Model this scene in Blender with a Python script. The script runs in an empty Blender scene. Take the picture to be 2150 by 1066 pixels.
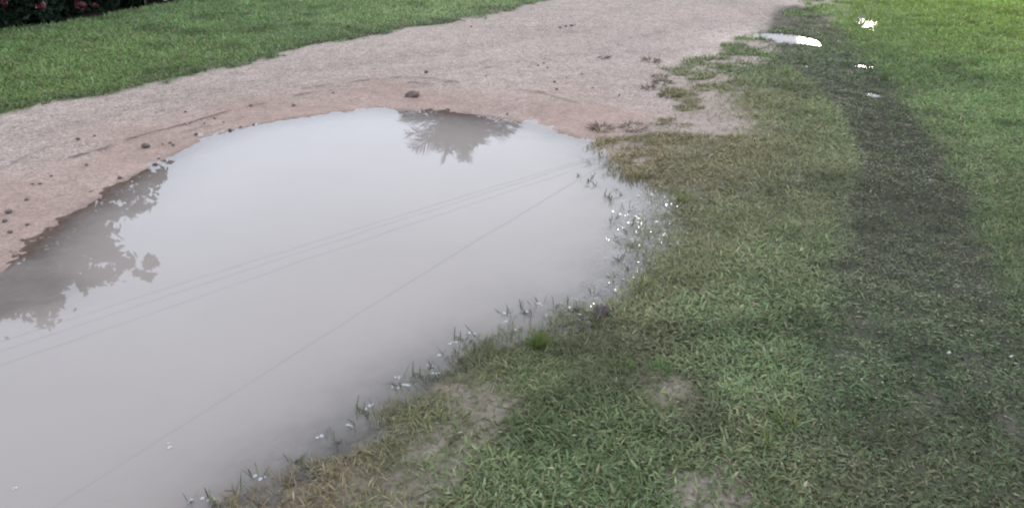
import bpy, bmesh, math, random
import numpy as np
from mathutils import Vector
random.seed(7); rng = np.random.default_rng(7)
R = math.radians
S = bpy.context.scene
C = S.collection

# ------------------------------------------------------------------ camera, sky, sun, exposure
CAM_H, PITCH, F = 1.5, R(27.5), 1687.0
cd = bpy.data.cameras.new("camera"); cam = bpy.data.objects.new("camera", cd); C.objects.link(cam)
cam.location = (0, 0, CAM_H); cam.rotation_euler = (R(90) - PITCH, 0, 0)
cd.sensor_width = 36; cd.lens = 36 * F / 2150.0; cd.clip_start = 0.05; cd.clip_end = 2000
S.camera = cam
S.view_settings.view_transform = 'Standard'; S.view_settings.look = 'None'
S.view_settings.exposure = 0.95; S.view_settings.gamma = 1
try: S.cycles.filter_width = 2.1
except Exception: pass

SUN_EL, SUN_AZ = R(9.0), R(24.0)          # azimuth measured from +Y towards +X
w = bpy.data.worlds.new("World"); S.world = w; w.use_nodes = True
nt = w.node_tree; nt.nodes.clear()
out = nt.nodes.new('ShaderNodeOutputWorld'); bg = nt.nodes.new('ShaderNodeBackground')
sky = nt.nodes.new('ShaderNodeTexSky'); sky.sky_type = 'NISHITA'; sky.sun_disc = False
sky.sun_elevation = SUN_EL; sky.sun_rotation = SUN_AZ; sky.dust_density = 3.0; sky.air_density = 1.0
tc = nt.nodes.new('ShaderNodeTexCoord'); nz = nt.nodes.new('ShaderNodeTexNoise')
nz.inputs['Scale'].default_value = 1.6; nz.inputs['Detail'].default_value = 5
nt.links.new(tc.outputs['Generated'], nz.inputs['Vector'])
cr = nt.nodes.new('ShaderNodeValToRGB')
cr.color_ramp.elements[0].position = 0.3; cr.color_ramp.elements[0].color = (0.72, 0.83, 1.0, 1)
cr.color_ramp.elements[1].position = 0.75; cr.color_ramp.elements[1].color = (0.88, 0.95, 1.06, 1)
nt.links.new(nz.outputs['Fac'], cr.inputs['Fac'])
sc = nt.nodes.new('ShaderNodeVectorMath'); sc.operation = 'SCALE'; sc.inputs[3].default_value = 19.8
nt.links.new(cr.outputs['Color'], sc.inputs[0])
mx = nt.nodes.new('ShaderNodeMixRGB'); mx.inputs[0].default_value = 0.93
sx_ = nt.nodes.new('ShaderNodeSeparateXYZ'); nt.links.new(tc.outputs['Generated'], sx_.inputs[0])
mr_ = nt.nodes.new('ShaderNodeValToRGB'); e_ = mr_.color_ramp.elements; e_[0].position = .19; e_[0].color = (.27, .33, .42, 1); e_[1].position = .80; e_[1].color = (.63, .63, .63, 1)
for p_, v_ in ((.225, .46), (.285, .97), (.36, .97)):
    k_ = e_.new(p_); k_.color = (v_ * (.78 if p_ < .25 else 1), v_ * (.9 if p_ < .25 else 1), v_ * (1.1 if p_ < .25 else 1), 1)
nt.links.new(sx_.outputs['Z'], mr_.inputs['Fac']); sc2 = nt.nodes.new('ShaderNodeVectorMath'); sc2.operation = 'MULTIPLY'
nt.links.new(sc.outputs[0], sc2.inputs[0]); nt.links.new(mr_.outputs[0], sc2.inputs[1])
nt.links.new(sky.outputs[0], mx.inputs[1]); nt.links.new(sc2.outputs[0], mx.inputs[2])
nt.links.new(mx.outputs[0], bg.inputs['Color']); bg.inputs['Strength'].default_value = 0.1
nt.links.new(bg.outputs[0], out.inputs[0])
sl = bpy.data.lights.new("sun", 'SUN'); sl.energy = 1.0; sl.angle = R(10); sl.color = (1.0, 0.93, 0.8)
so = bpy.data.objects.new("sun", sl); C.objects.link(so)
sd = Vector((math.sin(SUN_AZ) * math.cos(SUN_EL), math.cos(SUN_AZ) * math.cos(SUN_EL), math.sin(SUN_EL)))
so.rotation_euler = (-sd).to_track_quat('-Z', 'Y').to_euler(); so.location = (8, 14, 12)

# ------------------------------------------------------------------ helpers
def ray(x, y):
    a = (x - 1075) / F; b = (533 - y) / F
    return np.array([a, math.cos(PITCH) + b * math.sin(PITCH), -math.sin(PITCH) + b * math.cos(PITCH)])
def G(x, y, z=0.0):
    r = ray(x, y); t = (z - CAM_H) / r[2]
    return np.array([r[0] * t, r[1] * t])
def MIR(x, y, D):                       # where a thing at distance D stands whose mirror image is seen at this spot
    r = ray(x, y); h = math.hypot(r[0], r[1])
    return np.array([r[0] / h * D, r[1] / h * D, D * (-r[2]) / h - CAM_H])
def lin(c): return np.array([((v / 255) / 12.92 if v / 255 <= .04045 else ((v / 255 + .055) / 1.055) ** 2.4) for v in c])

TAB = rng.random((256, 256))
def vnoise(x, y):
    xi = np.floor(x).astype(int); yi = np.floor(y).astype(int); fx = x - xi; fy = y - yi
    fx = fx * fx * (3 - 2 * fx); fy = fy * fy * (3 - 2 * fy)
    a = TAB[xi & 255, yi & 255]; b = TAB[(xi + 1) & 255, yi & 255]
    c = TAB[xi & 255, (yi + 1) & 255]; d = TAB[(xi + 1) & 255, (yi + 1) & 255]
    return (a * (1 - fx) + b * fx) * (1 - fy) + (c * (1 - fx) + d * fx) * fy
def fbm(x, y, s, o=4, off=0.0):
    v = 0; a = 1; t = 0; s = float(s)
    for i in range(o):
        v = v + a * vnoise(x * s + 17.3 * i + off, y * s + 9.1 * i - off); t += a; a *= .5; s *= 2.03
    return v / t                        # about 0..1
def sstep(a, b, x):
    t = np.clip((x - a) / (b - a), 0, 1); return t * t * (3 - 2 * t)
def seg_dist(x, y, P, Q):
    d = Q - P; t = np.clip(((x - P[0]) * d[0] + (y - P[1]) * d[1]) / (d @ d + 1e-12), 0, 1)
    return np.hypot(x - P[0] - t * d[0], y - P[1] - t * d[1]), t
def poly_sd(x, y, poly):                # positive outside
    D = np.full(x.shape, 1e9); ins = np.zeros(x.shape, bool); n = len(poly)
    for i in range(n):
        P = poly[i]; Q = poly[(i + 1) % n]
        D = np.minimum(D, seg_dist(x, y, P, Q)[0])
        if abs(P[1] - Q[1]) > 1e-9:
            c = ((P[1] > y) != (Q[1] > y)) & (x < (Q[0] - P[0]) * (y - P[1]) / (Q[1] - P[1]) + P[0])
            ins ^= c
    return np.where(ins, -D, D)
def line_d(x, y, pts):
    D = np.full(x.shape, 1e9); T = np.zeros(x.shape)
    for i in range(len(pts) - 1):
        d, t = seg_dist(x, y, pts[i], pts[i + 1]); m = d < D
        D = np.where(m, d, D); T = np.where(m, i + t, T)
    return D, T

# ------------------------------------------------------------------ plan of the place (metres on the ground)
PUD = [G(*p) for p in [(0,572),(40,545),(75,508),(115,474),(150,448),(195,424),(248,384),(300,358),(330,343),(370,320),(430,293),(500,272),
 (600,250),(700,236),(780,229),(860,231),(950,236),(1050,248),(1130,265),(1200,283),(1245,300),(1280,325),(1310,355),
 (1360,382),(1408,420),(1424,465),(1410,520),(1360,575),(1330,610),(1290,640),(1225,668),(1150,700),(1085,725),(1010,762),(945,792),
 (880,835),(830,872),(775,915),(710,960),(640,995),(590,1028),(540,1066)]] + \
 [np.array(p) for p in [(-.75,1.3),(-1.0,1.05),(-1.4,.85),(-1.9,.8),(-2.4,1.0),(-2.75,1.4),(-2.85,1.9),(-2.6,2.35),(-2.25,2.62)]]
ROAD_L = [np.array(p) for p in [(-7.5,-1.5),(-4.6,2.75)]] + [G(*p) for p in [(0,240),(60,232),(150,212),(230,202),(300,187),(420,157),(500,138),(560,126),(700,91),(850,66),(930,52),(1000,40),(1080,20),(1160,0)]] + \
 [np.array(p) for p in [(1.3,10.2),(4.0,16),(12,34),(30,80)]]
ROAD_R = [np.array(p) for p in [(36,78),(17,33),(7.2,15.5),(4.3,10.8)]] + [G(*p) for p in [(1697,0),(1655,25),(1610,62),(1545,82),(1490,120),(1415,148),(1385,205),(1410,255),(1335,280),(1245,296)]] + \
 [G(*p) for p in [(1290,360),(1330,420),(1340,500),(1300,590),(1250,630),(1150,660),(1050,700),(950,760),(850,820),(750,890),(640,960),(480,1066)]] + [np.array(p) for p in [(-.9,1.1),(-1.5,.3),(-3.2,-2.5)]]
ROAD = ROAD_L + ROAD_R
MUD = [(1665,25,.20,.9),(1690,80,.28,.9),(1715,130,.30,.8),(1785,180,.22,1),(1845,250,.19,1.05),(1885,330,.19,1.05),(1908,420,.22,1.05),(1918,520,.25,1.),(1925,640,.28,.88),(1940,800,.32,.72),(1980,1000,.34,.6)]
MUDP = [G(a, b) for a, b, _, _ in MUD]; MUDW = np.array([m[2] for m in MUD]); MUDS = np.array([m[3] for m in MUD])
# small puddles: x, y, half length, half width, angle, level
def ell(x0, y0, x1, y1, hw): A, B = G(x0, y0), G(x1, y1); c = (A + B) / 2; d = B - A; return (c[0], c[1], np.hypot(*d) / 2, hw, math.atan2(d[1], d[0]))
SMALL = [ell(1585,70,1722,92,.15), ell(1838,66,1872,74,.05), ell(1815,36,1830,66,.10), ell(1785,136,1850,143,.06), ell(1822,196,1850,204,.045), ell(1668,136,1696,140,.035)]

TIDE = [([(155,335),(215,318),(280,293),(330,280),(400,262),(470,240),(560,220)], 1.0), ([(640,190),(740,177),(840,166),(900,168),(960,178)], .9),
        ([(860,178),(905,183),(955,176)], 1.2), ([(1060,190),(1130,196),(1165,208),(1210,219)], .8), ([(0,360),(60,330),(110,312)], .5), ([(620,205),(700,193),(770,190)],.7),
        ([(470,262),(430,268),(380,282)],.5), ([(1000,150),(1040,142)],.6)]
TIDEW = [([G(*p) for p in l], s) for l, s in TIDE]

def fields(x, y):
    """everything the ground needs to know at a spot"""
    sp = poly_sd(x, y, PUD)
    sp = sp + (fbm(x, y, 7, 3, 3.1) - .5) * .05 * sstep(-.6, .4, x * .6 + .1) + (fbm(x, y, 2.0, 2, 8.) - .5) * .04
    sr = poly_sd(x, y, ROAD)
    dm, tm = line_d(x, y, MUDP)
    i0 = np.clip(tm.astype(int), 0, len(MUDP) - 2); MP = np.array(MUDP); A_ = MP[i0]; B_ = MP[i0 + 1]; side_ = (B_[..., 0] - A_[..., 0]) * (y - A_[..., 1]) - (B_[..., 1] - A_[..., 1]) * (x - A_[..., 0])
    mw = np.interp(tm, np.arange(len(MUDW)), MUDW); ms = np.interp(tm, np.arange(len(MUDS)), MUDS)
    mud = .95 * ms * sstep(1.3, .8, dm / mw * np.where(side_ < 0, 1.0, .85) + (fbm(x, y, 5, 4, 40.) - .5) * .55)
    right = sstep(-.3, .5, sr)          # 1 on the lawns
    return sp, sr, mud, right

def height(x, y, f=None):
    sp, sr, mud, right = f if f is not None else fields(x, y)
    gs = sstep(.0, 1.0, sstep(-.25, .15, x - (-.9 + (y - 1.3) * .55)))     # grassy side of the puddle
    slope_in = .07 * (1 - gs) + .055 * gs
    h = np.where(sp < 0, -np.minimum(-sp * slope_in, .11), np.minimum(sp * .03, .012 + .0 * sp))
    LS = G(40, 615); ls = sstep(1.2, .3, np.hypot(x - LS[0], (y - LS[1]) * 1.3) / .36 + (fbm(x, y, 6, 3, 71.) - .5) * .9); h = np.where(sp < 0, h * (1 - ls) - .009 * ls, h)
    h = h + np.where(sp > 0, 1, .4) * ((fbm(x, y, 1.3, 3, 5.) - .5) * .012 * sstep(0, .5, sp) + (fbm(x, y, 9, 3, 1.) - .5) * .010)
    h = h + (fbm(x, y, 38, 2, 2.) - .5) * .004
    h = h - mud * .010 + mud * (fbm(x, y, 12, 2, 6.) - .5) * .02
    # wheel ruts of the road beyond the puddle
    for l, s in TIDEW:
        d, t = line_d(x, y, l); wob = (fbm(x, y, 14, 2, 9.) - .5) * .05
        h = h + s * .006 * np.exp(-((d + wob) / .02) ** 2)
    for i_, (cx, cy, a, b, th) in enumerate(SMALL):
        u = ((x - cx) * math.cos(th) + (y - cy) * math.sin(th)) / a; v = (-(x - cx) * math.sin(th) + (y - cy) * math.cos(th)) / b
        r = np.sqrt(u * u + v * v) + (fbm(x, y, 11, 3, 12.) - .5) * (.75 if i_ == 0 else 1.5)
        h = h * sstep(.7, 2.2, r) + sstep(2.2, .7, r) * .008 - (.03 if i_ == 0 else .016) * sstep(1.35, .55, r)
    return h

# ------------------------------------------------------------------ colour plan: soil and grass, the far right lawn's backlit glow painted in
GC = [(50,110,(84,118,62)),(300,60,(74,106,64)),(300,120,(98,132,66)),(100,170,(92,128,62)),(60,215,(70,96,52)),(600,40,(88,124,72)),(900,20,(100,134,76)),(620,100,(80,108,62)),(350,165,(78,104,58)),(1000,30,(104,128,88)),
 (1900,25,(118,138,62)),(2100,40,(124,146,60)),(2000,120,(104,126,66)),(1700,30,(98,116,74)),(2100,230,(100,128,70)),(2000,330,(90,112,66)),(1560,110,(108,126,84)),(1480,180,(118,116,88)),(1480,250,(132,112,88)),(1450,200,(126,110,84)),(1540,210,(112,110,84)),(1620,320,(88,112,80)),(1590,430,(90,108,78)),(1690,190,(88,108,76)),(1560,500,(96,106,76)),(1740,330,(92,118,78)),(1750,450,(88,114,76)),
 (1700,250,(98,122,78)),(1650,400,(84,112,74)),(1700,520,(88,114,72)),(1450,340,(128,112,90)),(1340,320,(126,112,84)),(1430,300,(134,112,88)),(1520,330,(124,110,86)),(1460,400,(122,106,86)),(1500,450,(110,104,84)),(1900,480,(76,86,66)),(1860,350,(76,80,64)),(1720,150,(84,84,70)),(1600,600,(94,112,76)),(1600,720,(92,126,80)),
 (1800,700,(74,94,60)),(2080,600,(82,98,66)),(2130,450,(88,112,62)),(1300,760,(80,98,64)),(1400,560,(102,108,72)),(1150,900,(84,134,66)),(980,880,(116,100,78)),(700,1020,(112,98,76)),(850,850,(92,92,62)),(1300,990,(84,104,68)),(1550,930,(92,110,72)),(1050,780,(84,98,66)),
 (1900,930,(78,90,56)),(2100,1000,(74,88,58)),(1300,660,(108,106,78)),(1430,840,(104,98,76)),(1950,200,(90,116,66)),(1800,60,(102,118,72)),(1210,930,(80,100,62)),(1080,990,(84,98,66)),(1720,1010,(84,92,62)),(1000,1050,(80,96,64))]
GP = np.array([G(a, b) for a, b, _ in GC]); GCOL = np.array([lin(c) for _, _, c in GC]); GS = .11 * np.hypot(GP[:, 0], GP[:, 1])
def grass_color(x, y):
    wx = x + (fbm(x, y, 3, 3, 30.) - .5) * .5; wy = y + (fbm(x, y, 3, 3, 60.) - .5) * .5
    num = np.zeros(x.shape + (3,)); den = np.zeros(x.shape)
    for P, c, s in zip(GP, GCOL, GS):
        d2 = ((wx - P[0]) ** 2 + (wy - P[1]) ** 2) / (s * s); k = np.exp(-d2 / 2) + 1e-3 / (1 + d2 * d2)
        num += k[..., None] * c; den += k
    return num / den[..., None]
BARE = [(1010,850,.14,.9),(950,910,.12,.7),(900,990,.20,.75),(960,960,.14,.9),(640,1040,.14,.5),(760,1010,.13,.5),(1030,905,.10,.7),(1420,840,.12,.8),(1480,1048,.16,1.),(1360,800,.08,.6),(1960,850,.10,.6),(2130,900,.07,.7),(1500,270,.18,.7),(1560,262,.10,.6),(1400,210,.2,.5),
        (1720,150,.22,.4),(1640,45,.3,.9),(1700,60,.3,.8),(1540,300,.2,.3),(720,1050,.16,.6),(840,1055,.15,.7),(1440,400,.2,.35),(1790,745,.05,.6)]
def bare_mask(x, y):
    m = np.zeros(x.shape)
    for a, b, r, s in BARE:
        P = G(a, b); d = np.hypot(x - P[0], y - P[1]) / r + (fbm(x, y, 10, 3, 21.) - .5) * .9
        m = np.maximum(m, s * .78 * sstep(1.25, .35, d))
    return m
def grass_density(x, y, f):
    sp, sr, mud, right = f
    e = sr + (fbm(x, y, 4.5, 4, 11.) - .5) * .34 * (.45 + .55 * sstep(-2.5, 0, x + .8)) + (fbm(x, y, 9, 3, 12.) - .5) * .16
    d = sstep(-.03, .07, e)
    near_sand = sstep(.75, .25, sr) * sstep(.2, .6, x) * sstep(3.85, 4.3, y + (fbm(x, y, 3.5, 4, 81.) - .5) * 1.1)      # thin patchy grass on the sandy corner
    d = d * (1 - near_sand * sstep(.44, .54, fbm(x * .7, y * 1.4, 6.5, 4, 70.)) * .93)
    d = d * (1 - .28 * mud) * (1 - bare_mask(x, y))
    re = np.zeros(x.shape)
    for a, b, q in [(1375, 470, .30), (1345, 560, .2), (1390, 420, .2)]:
        P = G(a, b); re = np.maximum(re, sstep(1.2, .6, np.hypot(x - P[0], y - P[1]) / q))
    d = d * (1 - re * sstep(.05, -.03, sp) * .72)
    shore = np.where(sp < .015, sstep(-.26, .0, sp + (fbm(x, y, 6, 3, 90.) - .5) * .34) * .8, 1)
    d = d * shore
    for (cx, cy, a, b, th) in SMALL[:1]:
        u = ((x - cx) * math.cos(th) + (y - cy) * math.sin(th)) / a; v = (-(x - cx) * math.sin(th) + (y - cy) * math.cos(th)) / b
        d = d * sstep(.85, 1.3, np.sqrt(u * u + v * v))
    for (cx, cy, a, b, th) in SMALL[1:]:
        u = ((x - cx) * math.cos(th) + (y - cy) * math.sin(th)) / a; v = (-(x - cx) * math.sin(th) + (y - cy) * math.cos(th)) / b
        d = d * (.7 + .3 * sstep(.8, 1.4, np.sqrt(u * u + v * v)))
    d = d * bed_clear(x, y)
    return d
BED = [G(0, 68), G(100, 56), G(200, 41), G(300, 22), G(380, 5)]
BED_POLY = [np.array((-8.2, 2.6)), np.array((-6.0, 5.3))] + BED + [np.array((-3.2, 9.2)), np.array((-2.6, 10.5)), np.array((-5, 15)), np.array((-16, 12)), np.array((-14, 3))]
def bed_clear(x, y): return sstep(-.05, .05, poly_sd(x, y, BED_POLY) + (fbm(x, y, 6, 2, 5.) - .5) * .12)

# ------------------------------------------------------------------ materials
def mat(name):
    m = bpy.data.materials.new(name); m.use_nodes = True; n = m.node_tree; n.nodes.clear()
    o = n.nodes.new('ShaderNodeOutputMaterial'); return m, n, o
def L(n, a, b): n.links.new(a, b)
def noise(n, vec, scale, detail=3, rough=.5):
    t = n.nodes.new('ShaderNodeTexNoise'); t.inputs['Scale'].default_value = scale; t.inputs['Detail'].default_value = detail; t.inputs['Roughness'].default_value = rough
    L(n, vec, t.inputs['Vector']); return t
def maprange(n, v, a, b, c, d):
    t = n.nodes.new('ShaderNodeMapRange'); t.inputs[1].default_value = a; t.inputs[2].default_value = b; t.inputs[3].default_value = c; t.inputs[4].default_value = d
    L(n, v, t.inputs[0]); return t.outputs[0]
def math_(n, op, a, b=None):
    t = n.nodes.new('ShaderNodeMath'); t.operation = op
    for i, v in enumerate((a, b)):
        if v is None: continue
        if isinstance(v, (int, float)): t.inputs[i].default_value = v
        else: L(n, v, t.inputs[i])
    return t.outputs[0]
def attr(n, name):
    t = n.nodes.new('ShaderNodeAttribute'); t.attribute_name = name; return t
def plain(name, col, rough=.7, var=.25, scale=30, bump=.0, sub=None, trans=0, spec=.3):
    m, n, o = mat(name); b = n.nodes.new('ShaderNodeBsdfPrincipled'); tc = n.nodes.new('ShaderNodeTexCoord')
    nz = noise(n, tc.outputs['Object'], scale, 4); k = maprange(n, nz.outputs['Fac'], .3, .7, 1 - var, 1 + var)
    v = n.nodes.new('ShaderNodeVectorMath'); v.operation = 'SCALE'; v.inputs[0].default_value = col[:3]; L(n, k, v.inputs[3])
    L(n, v.outputs[0], b.inputs['Base Color']); b.inputs['Roughness'].default_value = rough; b.inputs['Specular IOR Level'].default_value = spec
    if bump:
        bp = n.nodes.new('ShaderNodeBump'); bp.inputs['Strength'].default_value = bump; bp.inputs['Distance'].default_value = .01
        L(n, nz.outputs['Fac'], bp.inputs['Height']); L(n, bp.outputs[0], b.inputs['Normal'])
    sh = b.outputs[0]
    if trans:
        t = n.nodes.new('ShaderNodeBsdfTranslucent'); L(n, v.outputs[0], t.inputs['Color'])
        mm = n.nodes.new('ShaderNodeMixShader'); mm.inputs[0].default_value = trans; L(n, sh, mm.inputs[1]); L(n, t.outputs[0], mm.inputs[2]); sh = mm.outputs[0]
    L(n, sh, o.inputs['Surface']); return m

def ground_mat():
    m, n, o = mat("soil_and_sand"); b = n.nodes.new('ShaderNodeBsdfPrincipled'); tc = n.nodes.new('ShaderNodeTexCoord'); vec = tc.outputs['Object']
    col = attr(n, 'col'); msk = attr(n, 'mask')          # mask: r = grit, g = wetness
    sep = n.nodes.new('ShaderNodeSeparateColor'); L(n, msk.outputs['Color'], sep.inputs[0])
    n1 = noise(n, vec, 60, 5, .65); n2 = noise(n, vec, 9, 4, .6)
    vo = n.nodes.new('ShaderNodeTexVoronoi'); vo.inputs['Scale'].default_value = 70; L(n, vec, vo.inputs['Vector'])
    vo2 = n.nodes.new('ShaderNodeTexVoronoi'); vo2.inputs['Scale'].default_value = 150; L(n, vec, vo2.inputs['Vector'])
    k1 = maprange(n, n1.outputs['Fac'], .25, .75, .80, 1.20); k2 = maprange(n, n2.outputs['Fac'], .3, .7, .88, 1.12)
    sv = n.nodes.new('ShaderNodeSeparateColor'); L(n, vo.outputs['Color'], sv.inputs[0])
    sv2 = n.nodes.new('ShaderNodeSeparateColor'); L(n, vo2.outputs['Color'], sv2.inputs[0])
    g1 = maprange(n, sv.outputs[0], 0, 1, -.22, .22); g2 = maprange(n, sv2.outputs[1], 0, 1, -.25, .25)
    g = math_(n, 'ADD', math_(n, 'MULTIPLY', math_(n, 'ADD', g1, g2), sep.outputs[0]), 1.0)
    # a few bright chips
    chip = math_(n, 'MULTIPLY', maprange(n, sv.outputs[1], .93, .97, 0, 1), maprange(n, vo.outputs['Distance'], .25, .5, 1, 0))
    chip = math_(n, 'MULTIPLY', chip, sep.outputs[0])
    k = math_(n, 'MULTIPLY', math_(n, 'MULTIPLY', k1, k2), g); k = math_(n, 'ADD', k, math_(n, 'MULTIPLY', chip, .55))
    v = n.nodes.new('ShaderNodeVectorMath'); v.operation = 'SCALE'; L(n, col.outputs['Color'], v.inputs[0]); L(n, k, v.inputs[3])
    L(n, v.outputs[0], b.inputs['Base Color'])
    L(n, maprange(n, sep.outputs[1], 0, 1, .95, .72), b.inputs['Roughness']); L(n, maprange(n, sep.outputs[2], 0, 1, .08, .0), b.inputs['Specular IOR Level'])
    hh = math_(n, 'ADD', math_(n, 'MULTIPLY', n1.outputs['Fac'], .8), math_(n, 'MULTIPLY', math_(n, 'MULTIPLY', vo.outputs['Distance'], -.9), sep.outputs[0]))
    bp = n.nodes.new('ShaderNodeBump'); bp.inputs['Distance'].default_value = .008
    L(n, maprange(n, sep.outputs[1], 0, 1, .65, .22), bp.inputs['Strength']); L(n, hh, bp.inputs['Height']); L(n, bp.outputs[0], b.inputs['Normal'])
    L(n, b.outputs[0], o.inputs['Surface']); return m

def water_mat():
    m, n, o = mat("muddy_water"); tc = n.nodes.new('ShaderNodeTexCoord'); vec = tc.outputs['Object']
    dep = attr(n, 'depth'); rip = attr(n, 'ripple')
    op = math_(n, 'SUBTRACT', 1.0, math_(n, 'POWER', 2.718, math_(n, 'MULTIPLY', dep.outputs['Fac'], -105)))
    op = math_(n, 'MAXIMUM', op, 0.0)
    nz = noise(n, vec, 1.1, 5); cr = n.nodes.new('ShaderNodeValToRGB')
    cr.color_ramp.elements[0].position = .3; cr.color_ramp.elements[0].color = (.189, .159, .141, 1)
    cr.color_ramp.elements[1].position = .7; cr.color_ramp.elements[1].color = (.208, .177, .157, 1); L(n, nz.outputs['Fac'], cr.inputs['Fac'])
    df = n.nodes.new('ShaderNodeBsdfDiffuse'); L(n, cr.outputs['Color'], df.inputs['Color'])
    tr = n.nodes.new('ShaderNodeBsdfTransparent'); tr.inputs['Color'].default_value = (.93, .9, .87, 1)
    mx = n.nodes.new('ShaderNodeMixShader'); L(n, op, mx.inputs[0]); L(n, tr.outputs[0], mx.inputs[1]); L(n, df.outputs[0], mx.inputs[2])
    gl = n.nodes.new('ShaderNodeBsdfGlossy'); gl.inputs['Roughness'].default_value = .012
    fr = n.nodes.new('ShaderNodeFresnel'); fr.inputs['IOR'].default_value = 1.34
    # long faint undulation everywhere, capillary wrinkles round the wet grass
    n0 = noise(n, vec, 3.0, 2); nf = noise(n, vec, 55, 2)
    h = math_(n, 'ADD', math_(n, 'MULTIPLY', n0.outputs['Fac'], .012), math_(n, 'MULTIPLY', math_(n, 'MULTIPLY', nf.outputs['Fac'], rip.outputs['Fac']), .55))
    bp = n.nodes.new('ShaderNodeBump'); bp.inputs['Strength'].default_value = 1; bp.inputs['Distance'].default_value = .012; L(n, h, bp.inputs['Height'])
    L(n, bp.outputs[0], gl.inputs['Normal']); L(n, bp.outputs[0], fr.inputs['Normal'])
    m2 = n.nodes.new('ShaderNodeMixShader'); L(n, fr.outputs[0], m2.inputs[0]); L(n, mx.outputs[0], m2.inputs[1]); L(n, gl.outputs[0], m2.inputs[2])
    L(n, m2.outputs[0], o.inputs['Surface']); return m

def leaf_mat(name, trans=.35, rough=.5, gain=1.0):
    m, n, o = mat(name); t = attr(n, 'tint'); tc = n.nodes.new('ShaderNodeTexCoord')
    df = n.nodes.new('ShaderNodeBsdfPrincipled'); df.inputs['Roughness'].default_value = rough; df.inputs['Specular IOR Level'].default_value = .12
    L(n, t.outputs['Color'], df.inputs['Base Color'])
    tl = n.nodes.new('ShaderNodeBsdfTranslucent')
    mu = n.nodes.new('ShaderNodeMixRGB'); mu.blend_type = 'MULTIPLY'; mu.inputs[0].default_value = 1; mu.inputs[2].default_value = (1.1 * gain, 1.1 * gain, .72 * gain, 1)
    L(n, t.outputs['Color'], mu.inputs[1]); L(n, mu.outputs[0], tl.inputs['Color'])
    mx = n.nodes.new('ShaderNodeMixShader'); mx.inputs[0].default_value = trans; L(n, df.outputs[0], mx.inputs[1]); L(n, tl.outputs[0], mx.inputs[2])
    L(n, mx.outputs[0], o.inputs['Surface']); return m

M_GROUND = ground_mat(); M_WATER = water_mat(); M_LEAF = leaf_mat("grass_blade"); M_TREE = leaf_mat("tree_leaf", .25)
M_BARK = plain("bark", (.11, .085, .065), .9, .35, 14, .5); M_STONE = plain("stone_face", (.10, .068, .058), .8, .4, 35, .5)  # stone colour darkened, its shaded look is in the tone
M_CLOD = plain("wet_clod", (.075, .056, .05), .7, .4, 60, .6); M_GRAVEL = plain("gravel_chip", (.33, .28, .24), .75, .45, 22, .2)
M_PETAL = plain("petal", (.45, .43, .37), .6, .1, 40, 0, None, .3); M_RED = plain("red_petal", (.06, .005, .012), .55, .25, 30, 0, None, .3)  # red taken down, shade over the blooms put into the colour
M_WIRE = plain("cable_sheath", (.03, .03, .03), .6, .1, 5); M_WOOD = plain("dead_twig", (.09, .07, .055), .8, .3, 30, .3)
m, n, o = mat("bubble_film"); b = n.nodes.new('ShaderNodeBsdfPrincipled'); b.inputs['Base Color'].default_value = (.42, .42, .42, 1); b.inputs['Roughness'].default_value = .15
tr = n.nodes.new('ShaderNodeBsdfTransparent'); mm = n.nodes.new('ShaderNodeMixShader'); mm.inputs[0].default_value = .5
L(n, b.outputs[0], mm.inputs[1]); L(n, tr.outputs[0], mm.inputs[2]); L(n, mm.outputs[0], o.inputs['Surface']); M_FOAM = m

def tag(o, label=None, cat=None, group=None, kind=None):
    if label: o['label'] = label
    if cat: o['category'] = cat
    if group: o['group'] = group
    if kind: o['kind'] = kind
    return o
def raw_mesh(name, V, loops, sizes, material, attrs=None, smooth=False, parent=None):
    me = bpy.data.meshes.new(name); V = np.asarray(V, np.float32)
    me.vertices.add(len(V)); me.vertices.foreach_set('co', V.ravel())
    loops = np.asarray(loops, np.int32).ravel(); sizes = np.asarray(sizes, np.int32)
    me.loops.add(len(loops)); me.loops.foreach_set('vertex_index', loops)
    me.polygons.add(len(sizes)); st = np.concatenate([[0], np.cumsum(sizes)[:-1]]).astype(np.int32)
    me.polygons.foreach_set('loop_start', st)
    try: me.polygons.foreach_set('loop_total', sizes)
    except Exception: pass
    if smooth: me.polygons.foreach_set('use_smooth', np.ones(len(sizes), bool))
    me.update(calc_edges=True)
    for k, a in (attrs or {}).items():
        a = np.asarray(a, np.float32)
        if a.ndim == 1:
            t = me.attributes.new(k, 'FLOAT', 'POINT'); t.data.foreach_set('value', a)
        else:
            t = me.attributes.new(k, 'FLOAT_COLOR', 'POINT'); q = np.ones((len(a), 4), np.float32); q[:, :3] = a; t.data.foreach_set('color', q.ravel())
    me.materials.append(material)
    ob = bpy.data.objects.new(name, me); C.objects.link(ob)
    if parent: ob.parent = parent
    return ob
def bm_obj(name, bm, material, parent=None, smooth=True):
    me = bpy.data.meshes.new(name); bm.to_mesh(me); bm.free(); me.materials.append(material)
    if smooth: me.polygons.foreach_set('use_smooth', [True] * len(me.polygons))
    ob = bpy.data.objects.new(name, me); C.objects.link(ob)
    if parent: ob.parent = parent
    return ob
def empty(name, loc):
    o = bpy.data.objects.new(name, None); C.objects.link(o); o.location = loc; return o

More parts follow.
